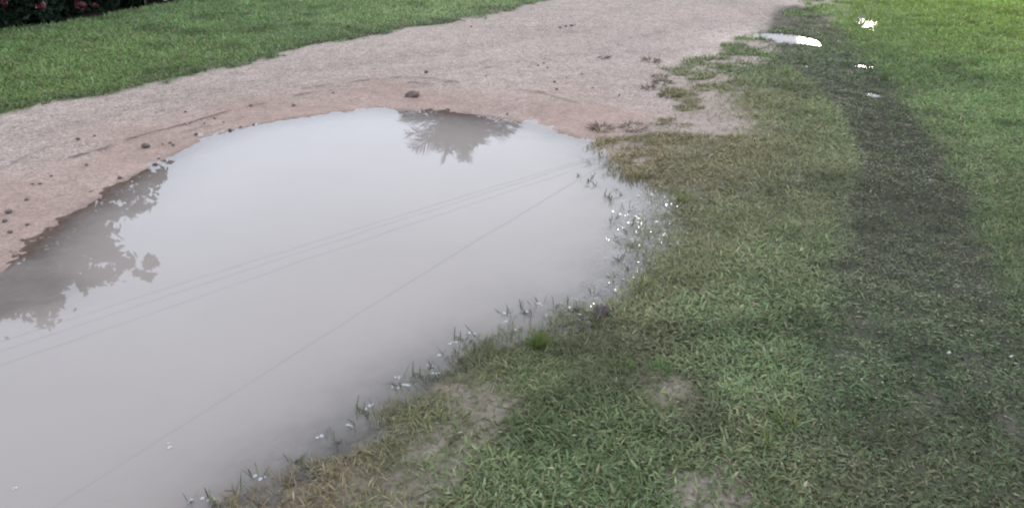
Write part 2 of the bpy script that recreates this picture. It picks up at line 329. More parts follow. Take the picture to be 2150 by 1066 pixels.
# ------------------------------------------------------------------ ground and road (one continuous surface)
xs = np.concatenate([[-900, -300, -100, -45, -25, -16, -12, -9.5], np.arange(-8, -3.2, .05), np.arange(-3.2, 3.2, .02), np.arange(3.2, 8, .05), [8.6, 10, 13, 18, 30, 60, 150, 400, 900]])
ys = np.concatenate([[-900, -300, -100, -30, -12, -5, -2.5, -1, -.2, .3], np.arange(.6, 3.6, .016), np.arange(3.6, 6, .022), np.arange(6, 11, .045), [11.3, 12, 14, 17, 25, 45, 90, 250, 900]])
X, Y = np.meshgrid(xs, ys); fl = fields(X, Y); Z = height(X, Y, fl)
far = sstep(9, 25, np.hypot(X, Y)); Z = Z * (1 - far)
sp, sr, mud, right = fl
dens = grass_density(X, Y, fl)
sand = np.array([.232, .183, .155]); pink = np.array([.222, .156, .128]); wetp = np.array([.165, .115, .094]); soil = np.array([.080, .066, .048]); mudc = np.array([.040, .038, .029])
bareC = np.array([.165, .130, .108])
inroad = sstep(.10, -.06, sr + (fbm(X, Y, 4.5, 4, 11.) - .5) * .3)
k_p = sstep(.95, .25, sp + (fbm(X, Y, 2.5, 3, 14.) - .5) * .6) * (1 - .3 * sstep(.4, .7, fbm(X, Y, 3, 3, 77.)))
rc = sand * (1 - k_p[..., None]) + pink * k_p[..., None]
k_w = sstep(.05, -.02, sp)[..., None]; gs_ = sstep(-.25, .15, X - (-.9 + (Y - 1.3) * .55))[..., None]; rc = rc * (1 - k_w) + (wetp * (1 - gs_) + np.array([.075, .068, .052]) * gs_) * k_w
LS = G(40, 615); ls = sstep(1.5, .6, np.hypot(X - LS[0], (Y - LS[1]) * 1.3) / .36 + (fbm(X, Y, 6, 3, 71.) - .5) * .9)[..., None] * sstep(.0, -.06, sp)[..., None]; rc = rc * (1 - ls) + np.array([.045, .038, .034]) * ls
rc = rc * (1 + .22 * (fbm(X * .5, Y * 1.6, 2.2, 4, 33.) - .5))[..., None]
tide = np.zeros(X.shape)
for l, s in TIDEW:
    d, t = line_d(X, Y, l); wob = (fbm(X, Y, 9, 2, 9.) - .5) * .035
    tide = np.maximum(tide, s * np.exp(-((d + wob) / .013) ** 2) * sstep(.18, .42, fbm(X, Y, 12, 2, 91.)))
tide = np.clip(tide, 0, 1)[..., None]; rc = rc * (1 - .62 * tide)
for a, b, r_, k_ in [(1540, 78, .28, .28), (1640, 10, .35, .12), (1480, 118, .22, .18), (1000, 105, .8, .06)]:
    P = G(a, b); rc = rc * (1 + k_ * sstep(1.2, .3, np.hypot(X - P[0], Y - P[1]) / r_ + (fbm(X, Y, 8, 3, 52.) - .5) * 1.2))[..., None] * 1.0
for off in np.arange(-.30, .31, .06):
    d_, _ = line_d(X, Y, [G(1560, 0) + np.array([off, 0]), G(1630, 30) + np.array([off, 0]), G(1662, 58) + np.array([off * .8, 0])]); rc = rc * (1 - .22 * np.exp(-(d_ / .014) ** 2))[..., None]
for l_, a_ in [([(0, 300), (300, 225), (600, 160), (900, 120), (1250, 60), (1500, 0)], .08), ([(700, 140), (1000, 95), (1250, 40), (1380, 0)], .06), ([(900, 150), (1200, 120), (1420, 60), (1540, 0)], .07)]:
    d_, _ = line_d(X, Y, [G(*q) for q in l_]); rc = rc * (1 - a_ * np.exp(-((d_ + (fbm(X, Y, 4, 3, 31.) - .5) * .1) / .10) ** 2))[..., None]
damp = np.zeros(X.shape)
for a, b, r_ in [(1310,100,.35),(1510,45,.25),(1280,125,.2)]:
    P = G(a, b); damp = np.maximum(damp, sstep(1.2, .3, np.hypot((X - P[0]), (Y - P[1]) * .8) / r_ + (fbm(X, Y, 5, 3, 2.) - .5)))
rc = rc * (1 - .12 * damp[..., None])
gcol = grass_color(X, Y)
sc_ = soil * .5 + gcol * .30
bm_ = bare_mask(X, Y)
sc_ = sc_ * (1 - bm_[..., None]) + bareC * bm_[..., None]
sandy = sstep(.85, .3, sr) * sstep(.2, .7, X) * sstep(3.85, 4.3, Y + (fbm(X, Y, 3.5, 4, 81.) - .5) * 1.1); sandy = (sandy * sstep(.40, .54, fbm(X * .7, Y * 1.4, 6.5, 4, 70.)))[..., None]
sc_ = sc_ * (1 - sandy) + sand * .92 * sandy
bedm = (1 - bed_clear(X, Y))[..., None]; sc_ = sc_ * (1 - bedm) + np.array([.018, .014, .011]) * bedm  # bed soil near black, deep shade painted into it
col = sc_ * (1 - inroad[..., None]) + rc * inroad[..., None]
mu3 = np.clip(mud * 1.1, 0, 1)[..., None]; inr = (sstep(-.25, 0, sr))[..., None]; col = col * (1 - mu3 * inr) + mudc * mu3 * inr
wet = np.clip(np.maximum(sstep(.12, -.02, sp), mud * .9) + .6 * damp, 0, 1)
grit = np.clip(inroad * (1 - .75 * k_p) + .15 + bm_ * .5, 0, 1)
mask = np.stack([grit, wet, np.clip(bedm[..., 0] + mud, 0, 1)], -1)
ny, nx = X.shape; idx = np.arange(nx * ny).reshape(ny, nx)
quads = np.stack([idx[:-1, :-1], idx[:-1, 1:], idx[1:, 1:], idx[1:, :-1]], -1).reshape(-1, 4)
cx_ = (X[:-1, :-1] + X[1:, 1:]) / 2; cy_ = (Y[:-1, :-1] + Y[1:, 1:]) / 2
isroad = (poly_sd(cx_, cy_, ROAD) < 0).reshape(-1)
VV = np.stack([X, Y, Z], -1).reshape(-1, 3); CC = col.reshape(-1, 3); MM = mask.reshape(-1, 3)
def subset(name, sel):
    q = quads[sel]; u, inv = np.unique(q, return_inverse=True)
    return raw_mesh(name, VV[u], inv.reshape(-1), np.full(len(q), 4), M_GROUND, {'col': CC[u], 'mask': MM[u]}, True)
tag(subset('ground', ~isroad), 'brown soil under the lawns and the bare patches', None, None, 'structure')
tag(subset('dirt_road', isroad), 'pinkish grey gravel and sand track curving behind the puddle', None, None, 'structure')

# ------------------------------------------------------------------ water
def water(name, x0, x1, y0, y1, step, z, label, rip=None, keep=None):
    gx = np.arange(x0, x1 + step, step); gy = np.arange(y0, y1 + step, step); WX, WY = np.meshgrid(gx, gy)
    f = fields(WX, WY); h = height(WX, WY, f); dep = z - h
    k = np.arange(WX.size).reshape(WX.shape); q = np.stack([k[:-1, :-1], k[:-1, 1:], k[1:, 1:], k[1:, :-1]], -1).reshape(-1, 4)
    m = np.maximum.reduce([dep.reshape(-1)[q[:, i]] for i in range(4)]) > -.002
    if keep is not None: m &= keep(WX, WY).reshape(-1)[q[:, 0]]
    q = q[m]; u, inv = np.unique(q, return_inverse=True)
    V = np.stack([WX, WY, np.full(WX.shape, z)], -1).reshape(-1, 3)[u]
    r = rip(WX, WY, f).reshape(-1)[u] if rip else np.zeros(len(u))
    return tag(raw_mesh(name, V, inv.reshape(-1), np.full(len(q), 4), M_WATER, {'depth': np.maximum(dep, 0).reshape(-1)[u], 'ripple': r}, True), label, None, None, 'structure')
SPK = [(1365,480,.30,1.),(1400,420,.16,.9),(1345,560,.20,.7),(1240,650,.12,.9),(1300,610,.12,.7)]
def rip_main(x, y, f):
    m = np.zeros(x.shape)
    for a, b, r, s in SPK:
        P = G(a, b); m = np.maximum(m, s * sstep(1., .4, np.hypot(x - P[0], y - P[1]) / r))
    return m * sstep(-.45, -.05, f[0])
water('puddle', -3.1, 1.1, .6, 5.1, .02, 0.0, 'large muddy grey brown puddle mirroring the pale sky', rip_main, lambda x, y: poly_sd(x, y, PUD) < .12)
SL = ['long narrow puddle with a white glint at the end of the muddy tyre track', 'small bright puddle in the green lawn right of the glinting one', 'thin sheet of water among the far grass of the right lawn',
      'speckled shallow puddle in the lawn just above the mud', 'tiny pale puddle in the middle of the dark mud', 'smallest puddle in the mud left of the lawn puddles']
for (cx, cy, a, b, th), lb in zip(SMALL, SL):
    water('puddle', cx - a * 1.3, cx + a * 1.3, cy - a * .6 - b * 1.5, cy + a * .6 + b * 1.5, .012, -.002, lb, lambda x, y, f: np.full(x.shape, .03),
          lambda x, y, c=(cx, cy, a, b, th): np.hypot(((x - c[0]) * math.cos(c[4]) + (y - c[1]) * math.sin(c[4])) / c[2], (-(x - c[0]) * math.sin(c[4]) + (y - c[1]) * math.cos(c[4])) / c[3]) < 1.6)

# ------------------------------------------------------------------ grass blades
def blades(name, P, yaw, lean, Ln, W, colr, material=M_LEAF, curl=.5, rich=False, parent=None, rollj=.5):
    n = len(P)
    if n == 0: return None
    d = np.stack([np.cos(yaw), np.sin(yaw), np.zeros(n)], -1); up = np.array([0, 0, 1.])
    roll = rng.normal(0, rollj, n); side = np.stack([-np.sin(yaw), np.cos(yaw), np.zeros(n)], -1)
    side = side * np.cos(roll)[:, None] + up * np.sin(roll)[:, None]
    def at(t):
        a = lean + curl * t * t                     # angle from vertical grows along the blade
        a0 = lean + curl * t * t / 3
        return P + (d * np.sin(a0)[:, None] + up * np.cos(a0)[:, None]) * (Ln * t)[:, None]
    ts = [(0, .55), (.4, 1.), (.78, .72)] if rich else [(0, .7), (.5, 1.)]
    rows = []
    for t, wd in ts:
        c = at(t); s = side * (W * wd * .5)[:, None]; rows += [c - s, c + s]
    rows.append(at(1.)); k = len(rows)
    V = np.stack(rows, 1).reshape(-1, 3); base = (np.arange(n) * k)[:, None]
    if rich: lp = np.array([0, 1, 3, 2, 2, 3, 5, 4, 4, 5, 6]); sz = [4, 4, 3]
    else: lp = np.array([0, 1, 3, 2, 2, 3, 4]); sz = [4, 3]
    loops = (base + lp).reshape(-1); sizes = np.tile(sz, n)
    return raw_mesh(name, V, loops, sizes, material, {'tint': np.repeat(colr, k, 0)}, True, parent)

def in_view(x, y, mg=.5):
    r0 = math.cos(PITCH) * y + math.sin(PITCH) * CAM_H
    sx = x / r0 * F + 1075; sy = 533 - F * (math.sin(PITCH) * y - math.cos(PITCH) * CAM_H) / r0
    m = mg * F / r0
    return (sx > -m) & (sx < 2150 + m) & (sy > -m * .8) & (sy < 1066 + m * .6)

BROAD = [(1300,1020,.45,1.),(1600,980,.45,1.),(1550,720,.38,.9),(1700,850,.45,.8),(1900,950,.6,.75),(2050,800,.6,.6),(1150,1040,.25,1.),(1000,1050,.12,.8),(1900,700,.6,.5),(1700,600,.4,.5)]
def broad_map(x, y):
    m = np.zeros(x.shape)
    for a, b, r, s in BROAD:
        P = G(a, b); m = np.maximum(m, s * sstep(1.25, .5, np.hypot(x - P[0], y - P[1]) / r + (fbm(x, y, 5, 3, 55.) - .5) * .6))
    return m
def scatter(x0, x1, y0, y1, per_m2, sel=None):
    n = int((x1 - x0) * (y1 - y0) * per_m2); x = rng.uniform(x0, x1, n); y = rng.uniform(y0, y1, n)
    k = in_view(x, y); x, y = x[k], y[k]
    if sel is not None: k = sel(x, y); x, y = x[k], y[k]
    return x, y
def tint(x, y, gain, straw=.08, hj=.10, bj=.22):
    c = grass_color(x, y); n = len(x)
    c = c * np.exp(rng.normal(0, bj, n))[:, None] * np.exp(rng.normal(0, hj, (n, 3)) * np.array([1, .3, .8]))
    c = c * (1 + .5 * (fbm(x, y, 6, 3, 44.) - .5))[:, None]
    s = rng.random(n) < straw; lum = c.mean(1, keepdims=True)
    c = np.where(s[:, None], lum * np.array([1.5, 1.3, .85]) * 1.15, c)
    lf = sstep(.5, -.5, x - (y - 7) * .5)[:, None] * sstep(3.2, 4, y)[:, None]; c = c * (1 + lf * np.array([.20, -.05, .0]))
    ed = (sstep(.32, .0, poly_sd(x, y, ROAD))[:, None]) * lf; c = c * (1 - .38 * ed) + c.mean(1, keepdims=True) * .12 * ed
    c = c * (1 - .35 * sstep(.62, .75, fbm(x, y * 1.6, 3.2, 3, 101.)))[:, None]
    ds = .24 * sstep(5.5, 3.2, y)[:, None] + .10 + .12 * lf; c = c * (1 - ds) + c.mean(1, keepdims=True) * np.array([1.06, 1.04, .9]) * ds
    nr = sstep(6, 3.5, y)[:, None]; c = c * (1 + nr * np.array([.24, .17, .03])) * (1 + .35 * (fbm(x * .6, y * 1.5, 1.6, 3, 23.) - .5))[:, None]
    return np.clip(c * gain, .004, .6)
def lawn(name, x, y, Lr, Wr, leanr, label, gain=1.0, straw=.08, rich=False, emerge=True, thin=None):
    f = fields(x, y); d = grass_density(x, y, f)
    d = d * (.55 + .9 * sstep(.25, .6, fbm(x, y, 14, 3, 18.)))
    if thin is not None: d = d * thin(x, y)
    k = rng.random(len(x)) < d; x, y = x[k], y[k]; f = tuple(a[k] for a in f); n = len(x)
    z = height(x, y, f) - .002
    Ln = rng.uniform(*Lr, n); W = rng.uniform(*Wr, n); lean = R(1) * rng.uniform(*leanr, n)
    inw = f[0] < .0
    lean = np.where(inw, lean * .45, lean); W = np.where(inw, W * .7, W); Ln = np.where(inw, Ln * 1.1, Ln)
    mudk = f[2]; Ln = Ln * (1 - .35 * mudk); lean = lean + mudk * R(15)
    yaw = rng.uniform(0, 2 * math.pi, n) + 0
    c = tint(x, y, gain, straw); c = c * (1 - .34 * mudk[:, None]) + c.mean(1, keepdims=True) * .06 * mudk[:, None]
    o = blades(name, np.stack([x, y, z], -1), yaw, lean, Ln, W, c, M_LEAF, .7, rich)
    if o: tag(o, label, 'grass', None, 'stuff')
    return n
left_side = lambda x, y: (x < -.2 + (y - 7) * .5) & (y > 3.2) & (x - y * .45 + 2.2 < .6)
cnt = []
# near, fine grass
x, y = scatter(-1.6, 3.2, 1.0, 3.3, 30000, lambda x, y: x > -1.4 + (y - 1.3) * .45)
cnt.append(lawn('grass', x, y, (.018, .042), (.0022, .0045), (25, 88), 'short fine green and brown grass along the near edge of the puddle', thin=lambda x, y: 1 - .55 * broad_map(x, y), straw=.13))
# near, broad-leaved grass
x, y = scatter(-1.0, 3.4, 1.0, 3.4, 19000, lambda x, y: x > -1.0 + (y - 1.3) * .45)
cnt.append(lawn('broadleaf_grass', x, y, (.020, .042), (.005, .009), (40, 85), 'broad bladed carpet grass filling the near right corner', rich=True, thin=broad_map, straw=.04, gain=1.12))
# middle distance right
x, y = scatter(.0, 5.5, 3.3, 5.4, 14000, lambda x, y: x > .1)
cnt.append(lawn('grass', x, y, (.02, .045), (.0035, .0065), (30, 85), 'thin brownish green grass and mud fringe in the middle distance right of the puddle', straw=.10))
# far right
x, y = scatter(.8, 8.0, 5.4, 10.2, 6500, lambda x, y: x > .9 + (y - 5.4) * .2)
cnt.append(lawn('grass', x, y, (.025, .05), (.005, .010), (20, 75), 'bright yellow green far lawn at the upper right', straw=.04, gain=1.05))
# left lawn
x, y = scatter(-8, 1.0, 3.2, 10.2, 7000, lambda x, y: left_side(x, y))
cnt.append(lawn('grass', x, y, (.025, .05), (.005, .010), (20, 75), 'even green lawn strip beyond the dirt road at the upper left', straw=.05, gain=1.22))
print('blades', cnt)

# ------------------------------------------------------------------ clumps that stand out
def hz(x, y): return float(height(np.array([x], float), np.array([y], float))[0])
def tuft(name, px, py, n, Lr, Wr, leanr, colr, label, cat, spread=.02, group=None, curl=.9):
    P = G(px, py); z0 = hz(*P); t = empty(name, (P[0], P[1], z0)); tag(t, label, cat, group)
    a = rng.uniform(0, 2 * math.pi, n); r = spread * np.sqrt(rng.random(n)); pos = np.stack([r * np.cos(a), r * np.sin(a), np.full(n, -.003)], -1)
    yaw = a + rng.normal(0, .6, n); c = lin(colr)[None] * np.exp(rng.normal(0, .25, n))[:, None] * np.exp(rng.normal(0, .08, (n, 3)))
    blades('blades', pos, yaw, R(1) * rng.uniform(*leanr, n), rng.uniform(*Lr, n), rng.uniform(*Wr, n), c, M_LEAF, curl, True, t)
    return t
tuft('grass_tuft', 1130, 728, 150, (.03, .062), (.002, .004), (2, 45), (76, 88, 44), 'dense upright yellow green tuft at the water edge below the floating twig', 'grass tuft', .022, 'standing grass tufts')
tuft('grass_tuft', 1650, 900, 26, (.05, .085), (.003, .005), (5, 50), (98, 108, 66), 'tall pale yellow sprig in the broadleaf grass near the right', 'grass tuft', .02, 'standing grass tufts')
tuft('grass_tuft', 1612, 940, 18, (.035, .06), (.003, .005), (5, 60), (98, 106, 64), 'short pale sprig just left below the tall yellow one', 'grass tuft', .015, 'standing grass tufts')
tuft('grass_tuft', 1383, 788, 46, (.03, .055), (.002, .004), (5, 50), (78, 100, 56), 'bright green tuft at the top of the small bare patch', 'grass tuft', .025, 'standing grass tufts')
tuft('grass_tuft', 1304, 780, 46, (.03, .05), (.002, .004), (5, 50), (84, 96, 58), 'olive tuft left of the small bare patch', 'grass tuft', .022, 'standing grass tufts')
tuft('grass_tuft', 1435, 425, 40, (.04, .07), (.003, .005), (5, 40), (98, 104, 66), 'pale upright tuft beside the sparkling end of the puddle', 'grass tuft', .03, 'standing grass tufts')
tuft('grass_tuft', 1345, 602, 60, (.03, .05), (.002, .004), (5, 50), (108, 116, 70), 'olive tuft on the shore below the sparkling shallows', 'grass tuft', .04, 'standing grass tufts')
for i, (a, b, nn, r, lb) in enumerate([(1268,124,20,.03,'lone dark weed sprig on the damp patch of the road'),(1368,132,60,.06,'wide low weed on the road above the sandy corner'),(1385,165,40,.04,'small brown weed between the wide weed and the round one'),
    (1362,190,34,.035,'flat brown weed lowest and leftmost of the roadside weeds'),(1392,178,60,.06,'round brown weed at the inner edge of the sandy corner'),(1405,205,50,.05,'brown weed right above the dead grass patch'),(1330,272,70,.07,'long dark weed on pale sand above the puddle tip'),(1262,272,70,.06,'dense brown weed touching the puddle tip')]):
    tuft('weed', a, b, nn * 2, (.025, .06), (.003, .005), (30, 85), (78, 68, 50), lb, 'weed', r, 'weeds on the sandy road edge')

# thin sprigs standing in the water
WS = [(1232,293+45),(1240,345),(1262,330),(1275,345),(1283,352),(1290,362),(1305,350),(1215,372),(1240,380),(1246,392),(1276,372),(1290,400),(1305,412),(1275,418),(1284,420),(1322,440),(1308,438),(1296,460),(1330,470),(1284,466),(1340,490),
      (1290,500),(1318,490),(1332,520),(1300,515),(1350,540),(1302,550),(1320,570),(1296,545),(1284,590),(1250,660+(-40)),(1310,590),(1168,640),(1105,655),(1060,660),(1130,640),(1000,712),(985,716),(965,716),(945,750),(962,740),(1020,720),(905,775),(880,795),(920,790),(840,800),(870,800),(835,815),(760,870),(790,865),(745,890),(690,915),(710,925),(620,965),(640,975),(548,1005),(500,1035),(400,1050),(455,1055),(1195,650),(1180,660),(1207,640),(975,735),(995,740),(1015,745),(1075,705)]
grp = 'dark sprigs of drowned grass in the shallows'
protos = []
for k in range(5):
    nn = 5 + k; a = rng.uniform(0, 6.28, nn); P = np.stack([rng.normal(0, .008, nn), rng.normal(0, .008, nn), np.full(nn, -.004)], -1)
    c = lin((74, 80, 62))[None] * np.exp(rng.normal(0, .25, nn))[:, None]
    o = blades('drowned_sprig', P, a, R(1) * rng.uniform(15, 80, nn), rng.uniform(.025, .055, nn), rng.uniform(.0025, .0045, nn), c, M_LEAF, .6, True)
    protos.append(o); C.objects.unlink(o)
for i, (a, b) in enumerate(WS):
    o = protos[i % 5].copy(); C.objects.link(o); P = G(a, b); o.location = (P[0], P[1], 0); o.rotation_euler = (0, 0, random.uniform(0, 6.28)); s = random.uniform(.7, 1.25); o.scale = (s, s, s)
    lb = 'dark thin grass sprig standing in the sparkling water at the right end' if a > 1200 and b < 600 else 'dark wet sprig poking from the murky water along the near grass shore'
    tag(o, lb, 'grass sprig', grp + (' at the right end' if a > 1200 and b < 600 else ' along the near shore'))

H_ = np.array([.26, .005, .575]); H_ /= np.linalg.norm(H_)  # tilt that mirrors the sun to the camera
def glint_bits(n, label):  # leaf bits added to make the sun sparkles on the water
    xs_, ys_ = [], []
    for a, b, r, s in SPK + [(1385, 500, .2, 1.), (1390, 430, .18, 1.), (1060, 720, .05, .4), (1195, 655, .05, .5)]:
        P = G(a, b); k = int(n * s * r * r * 6); q = rng.normal(0, .42, (k, 2)) * r; xs_.append(P[0] + q[:, 0]); ys_.append(P[1] + q[:, 1])
    x = np.concatenate(xs_); y = np.concatenate(ys_); f = fields(x, y); k = (f[0] > -.30) & (f[0] < .04); x, y = x[k], y[k]; n = len(x)
    z = np.maximum(height(x, y), 0) + rng.uniform(.001, .010, n)
    al = rng.random(n) < .028; N = rng.normal(0, .22, (n, 3)); N[:, 2] = 1; N[al] = H_ + rng.normal(0, .045, (al.sum(), 3)); N /= np.linalg.norm(N, axis=1, keepdims=True)  # a small share is turned to the sun's mirror tilt
    t = rng.normal(0, 1, (n, 3)); U = np.cross(N, t); U /= np.linalg.norm(U, axis=1, keepdims=True); W = np.cross(N, U)
    l = rng.uniform(.003, .007, n)[:, None]; w_ = rng.uniform(.0009, .0017, n)[:, None]; P = np.stack([x, y, z], -1)
    V = np.stack([P - U * l, P + W * w_ - U * l * .2, P + U * l, P - W * w_ - U * l * .2], 1).reshape(-1, 3)
    c = lin((92, 98, 74))[None] * np.exp(rng.normal(0, .3, n))[:, None]
    tag(raw_mesh('glint_leaf_bits', V, np.arange(4 * n), np.full(n, 4), M_GLINT, {'tint': np.repeat(c, 4, 0)}), label, 'grass', None, 'stuff')
m, n, o = mat("glint_leaf"); t_ = attr(n, 'tint'); b_ = n.nodes.new('ShaderNodeBsdfPrincipled'); L(n, t_.outputs['Color'], b_.inputs['Base Color']); b_.inputs['Roughness'].default_value = .4
b_.inputs['Coat Weight'].default_value = 1; b_.inputs['Coat Roughness'].default_value = .02; b_.inputs['Coat IOR'].default_value = 1.4; L(n, b_.outputs[0], o.inputs['Surface']); M_GLINT = m
glint_bits(1900, 'added wet leaf bits, some tilted to sparkle in the sun, in the shallow right end of the puddle')

# ------------------------------------------------------------------ stones, clods
def rock_bm(rx, ry, rz, seed, jag=.25, sub=2):
    bm = bmesh.new(); bmesh.ops.create_icosphere(bm, subdivisions=sub, radius=1); r = random.Random(seed)
    ph = [(Vector((r.gauss(0, 1), r.gauss(0, 1), r.gauss(0, 1))).normalized(), r.uniform(.55, .9)) for _ in range(7)]
    for v in bm.verts:
        for d, c in ph:                               # cut facets
            t = v.co.dot(d)
            if t > c: v.co -= d * (t - c)
        v.co *= 1 + r.uniform(-jag, jag) * .25
        v.co = Vector((v.co.x * rx, v.co.y * ry, v.co.z * rz))
    return bm
def rock(name, px, py, rx, ry, rz, label, cat, material, seed, group=None, rz0=0, sink=.35, tilt=0):
    P = G(px, py); o = bm_obj(name, rock_bm(rx, ry, rz, seed), material, None, False)
    o.location = (P[0], P[1], hz(*P) + rz * (1 - sink * 2) ); o.rotation_euler = (tilt, 0, rz0); tag(o, label, cat, group); return o
rock('stone', 866, 205, .066, .046, .034, 'largest stone, brown and half buried in the pink sand behind the puddle', 'stone', M_STONE, 11, None, .35, .42, -.25)
CL = [(307,312,.023,'round dark clod, biggest on the left sandy bank'),(357,302,.011,0),(364,307,.010,0),(342,305,.007,0),(412,284,.014,'dark clod midway between the round one and the shore bend'),(483,274,.014,'dark clod sitting right at the upper left waterline'),(183,351,.011,'lone dark clod on smooth sand left of the round one'),
      (326,346,.012,0),(333,334,.008,0),(109,374,.008,0),(252,376,.013,0),(20,449,.017,'wide dark clod near the left frame edge'),(11,468,.013,0),(57,423,.010,0),(58,475,.010,0),(22,491,.011,0),(70,391,.008,0),(85,390,.009,0),(48,505,.009,0),(165,299,.013,'dark clod in the grit well above the sandy bank'),(200,292,.009,0),
      (896,157,.017,'flat dark clod on the road above the largest stone'),(1164,177,.013,'upper of the two small dark stones right of the largest stone'),(1169,192,.011,'lower of the two small dark stones right of the largest stone'),(527,228,.012,0),(617,225,.012,0),(451,252,.010,0),(430,262,.007,0),(470,258,.008,0),(533,262,.009,0),(390,240,.010,0),(700,200,.009,0),(1065,242,.010,'tiny clod near the shore below the palm reflection edge'),(505,268,.009,0),(990,60,.012,0),(1020,163,.008,0),
      (1130,141,.010,0),(1142,136,.009,0),(1150,146,.009,0),(1200,58,.016,'dark clump on the far road, right one of three'),(1176,62,.014,'dark clump on the far road, left one of three'),(1188,59,.014,'dark clump on the far road, middle one of three'),(1245,190,.008,0),(1300,205,.008,0),(1221,160,.009,0),(1190,168,.008,0)]
for i, (a, b, r, lb) in enumerate(CL):
    rock('clod', a, b, r * 1.05, r * .85, r * .6, lb or ('small dark clod on the pink sand bank left of the puddle' if a < 720 else 'small dark pebble on the gravel road behind the puddle'), 'clod' if a < 720 else 'pebble', M_CLOD, 100 + i,
         None if lb else ('dark clods on the left bank' if a < 720 else 'dark pebbles on the road'), random.uniform(0, 3), .15)
rock('clod', 1262, 662, .032, .026, .03, 'dark brown lump at the waterline right of the floating twig', 'clod', M_CLOD, 77, None, .4, .2)
rock('pebble', 1606, 543, .009, .006, .005, 'pale cream pebble alone in the grass right of the puddle', 'pebble', M_PETAL, 78, None, .5, .0)

# light gravel
def gravel():
    n = 46000; x = rng.uniform(-5.5, 4.5, n); y = rng.uniform(2.0, 10, n); k = in_view(x, y); x, y = x[k], y[k]
    f = fields(x, y); p = sstep(.05, -.15, f[1]) * (f[0] > .03) * (.25 + .75 * sstep(.3, .9, f[0] + fbm(x, y, 3, 2, 3.) - .5)) * sstep(.35, .6, fbm(x, y, 2.2, 3, 66.) + .12)
    bm = bare_mask(x, y) * (f[1] > 0); k = rng.random(len(x)) < np.maximum(p, bm * .9); x, y = x[k], y[k]; z = height(x, y)
    n = len(x); r = .0022 * np.exp(rng.normal(0, .5, n)); base = np.array([[1, 0, 0], [0, 1, 0], [-1, 0, 0], [0, -1, 0], [0, 0, .7], [0, 0, -.7]])
    th = rng.uniform(0, 6.28, n); ct, st = np.cos(th), np.sin(th)
    B = base[None] * rng.uniform(.6, 1.35, (n, 6, 1)) * r[:, None, None]
    V = np.stack([B[..., 0] * ct[:, None] - B[..., 1] * st[:, None] + x[:, None], B[..., 0] * st[:, None] + B[..., 1] * ct[:, None] + y[:, None], B[..., 2] + z[:, None] + r[:, None] * .3], -1).reshape(-1, 3)
    fc = np.array([[0, 1, 4], [1, 2, 4], [2, 3, 4], [3, 0, 4], [1, 0, 5], [2, 1, 5], [3, 2, 5], [0, 3, 5]])
    lp = ((np.arange(n) * 6)[:, None, None] + fc[None]).reshape(-1)
    return raw_mesh('gravel', V, lp, np.full(n * 8, 3), M_GRAVEL)
tag(gravel(), 'pale gravel chips scattered over the dirt road', 'gravel', None, 'stuff')

# ------------------------------------------------------------------ bubbles, petals, twig
FO = [(1058,657,3),(953,718,3),(989,700,3),(1105,655,2),(1132,638,2),(1167,641,2),(1062,675,1),(839,791,3),(835,814,3),(916,784,2),(901,770,2),(852,808,2),(1084,694,1),(1146,660,1),(922,746,1),(730,892,1),(780,853,2),(761,859,2),(665,918,2),(536,999,1),(547,1005,2),(423,1047,3),(451,1048,2),(402,1049,1),(636,973,1),(354,930,1),(354,940,1),(30,1024,1),(1070,662,1),(945,722,1)]
for i, (a, b, nb) in enumerate(FO):
    bm = bmesh.new()
    for k in range(nb + random.randint(0, 2)):
        r = random.uniform(.003, .0068); c = Vector((random.gauss(0, .007), random.gauss(0, .004), 0)) if k else Vector((0, 0, 0))
        ret = bmesh.ops.create_uvsphere(bm, u_segments=12, v_segments=8, radius=r)
        for v in ret['verts']: v.co = Vector((v.co.x, v.co.y, v.co.z * .55)) + c
    o = bm_obj('bubble', bm, M_FOAM); P = G(a, b); o.location = (P[0], P[1], .0005)
    tag(o, 'small whitish bubble cluster floating off the near grass shore' if b < 925 else 'small whitish bubble cluster floating in the bottom left part of the puddle', 'bubbles', 'bubbles off the near shore' if b < 925 else 'bubbles in the bottom part')
def petal(px, py, s, label, seed):
    r = random.Random(seed); bm = bmesh.new(); n = 9; lo = []
    for ring, z in ((1, 0), (.97, -.0008)):
        lo.append([bm.verts.new((s * ring * math.cos(6.283 * i / n) * (1 + .25 * r.uniform(-1, 1)), s * .6 * ring * math.sin(6.283 * i / n), z + s * .3 * abs(math.cos(6.283 * i / n)))) for i in range(n)])
    bm.faces.new(lo[0]); bm.faces.new(lo[1][::-1])
    for i in range(n): bm.faces.new((lo[0][i], lo[1][i], lo[1][(i + 1) % n], lo[0][(i + 1) % n]))
    o = bm_obj('petal', bm, M_PETAL); P = G(px, py, .02); o.location = (P[0], P[1], hz(*P) + .022); o.rotation_euler = (r.uniform(-.4, .4), r.uniform(-.4, .4), r.uniform(0, 3)); tag(o, label, 'petal', 'fallen white petals')
petal(1992, 741, .007, 'fallen white petal on the dark grass at the lower right', 1); petal(2122, 750, .006, 'fallen white petal close to the right frame edge', 2)
petal(1852, 807, .004, 'tiny white petal low in the tyre track grass', 3); petal(347, 2, .03, 'pale fallen petal beside the right end of the dark flower bed', 4)
petal(632, 6, .015, 'pale speck of a petal on the upper left lawn', 6)
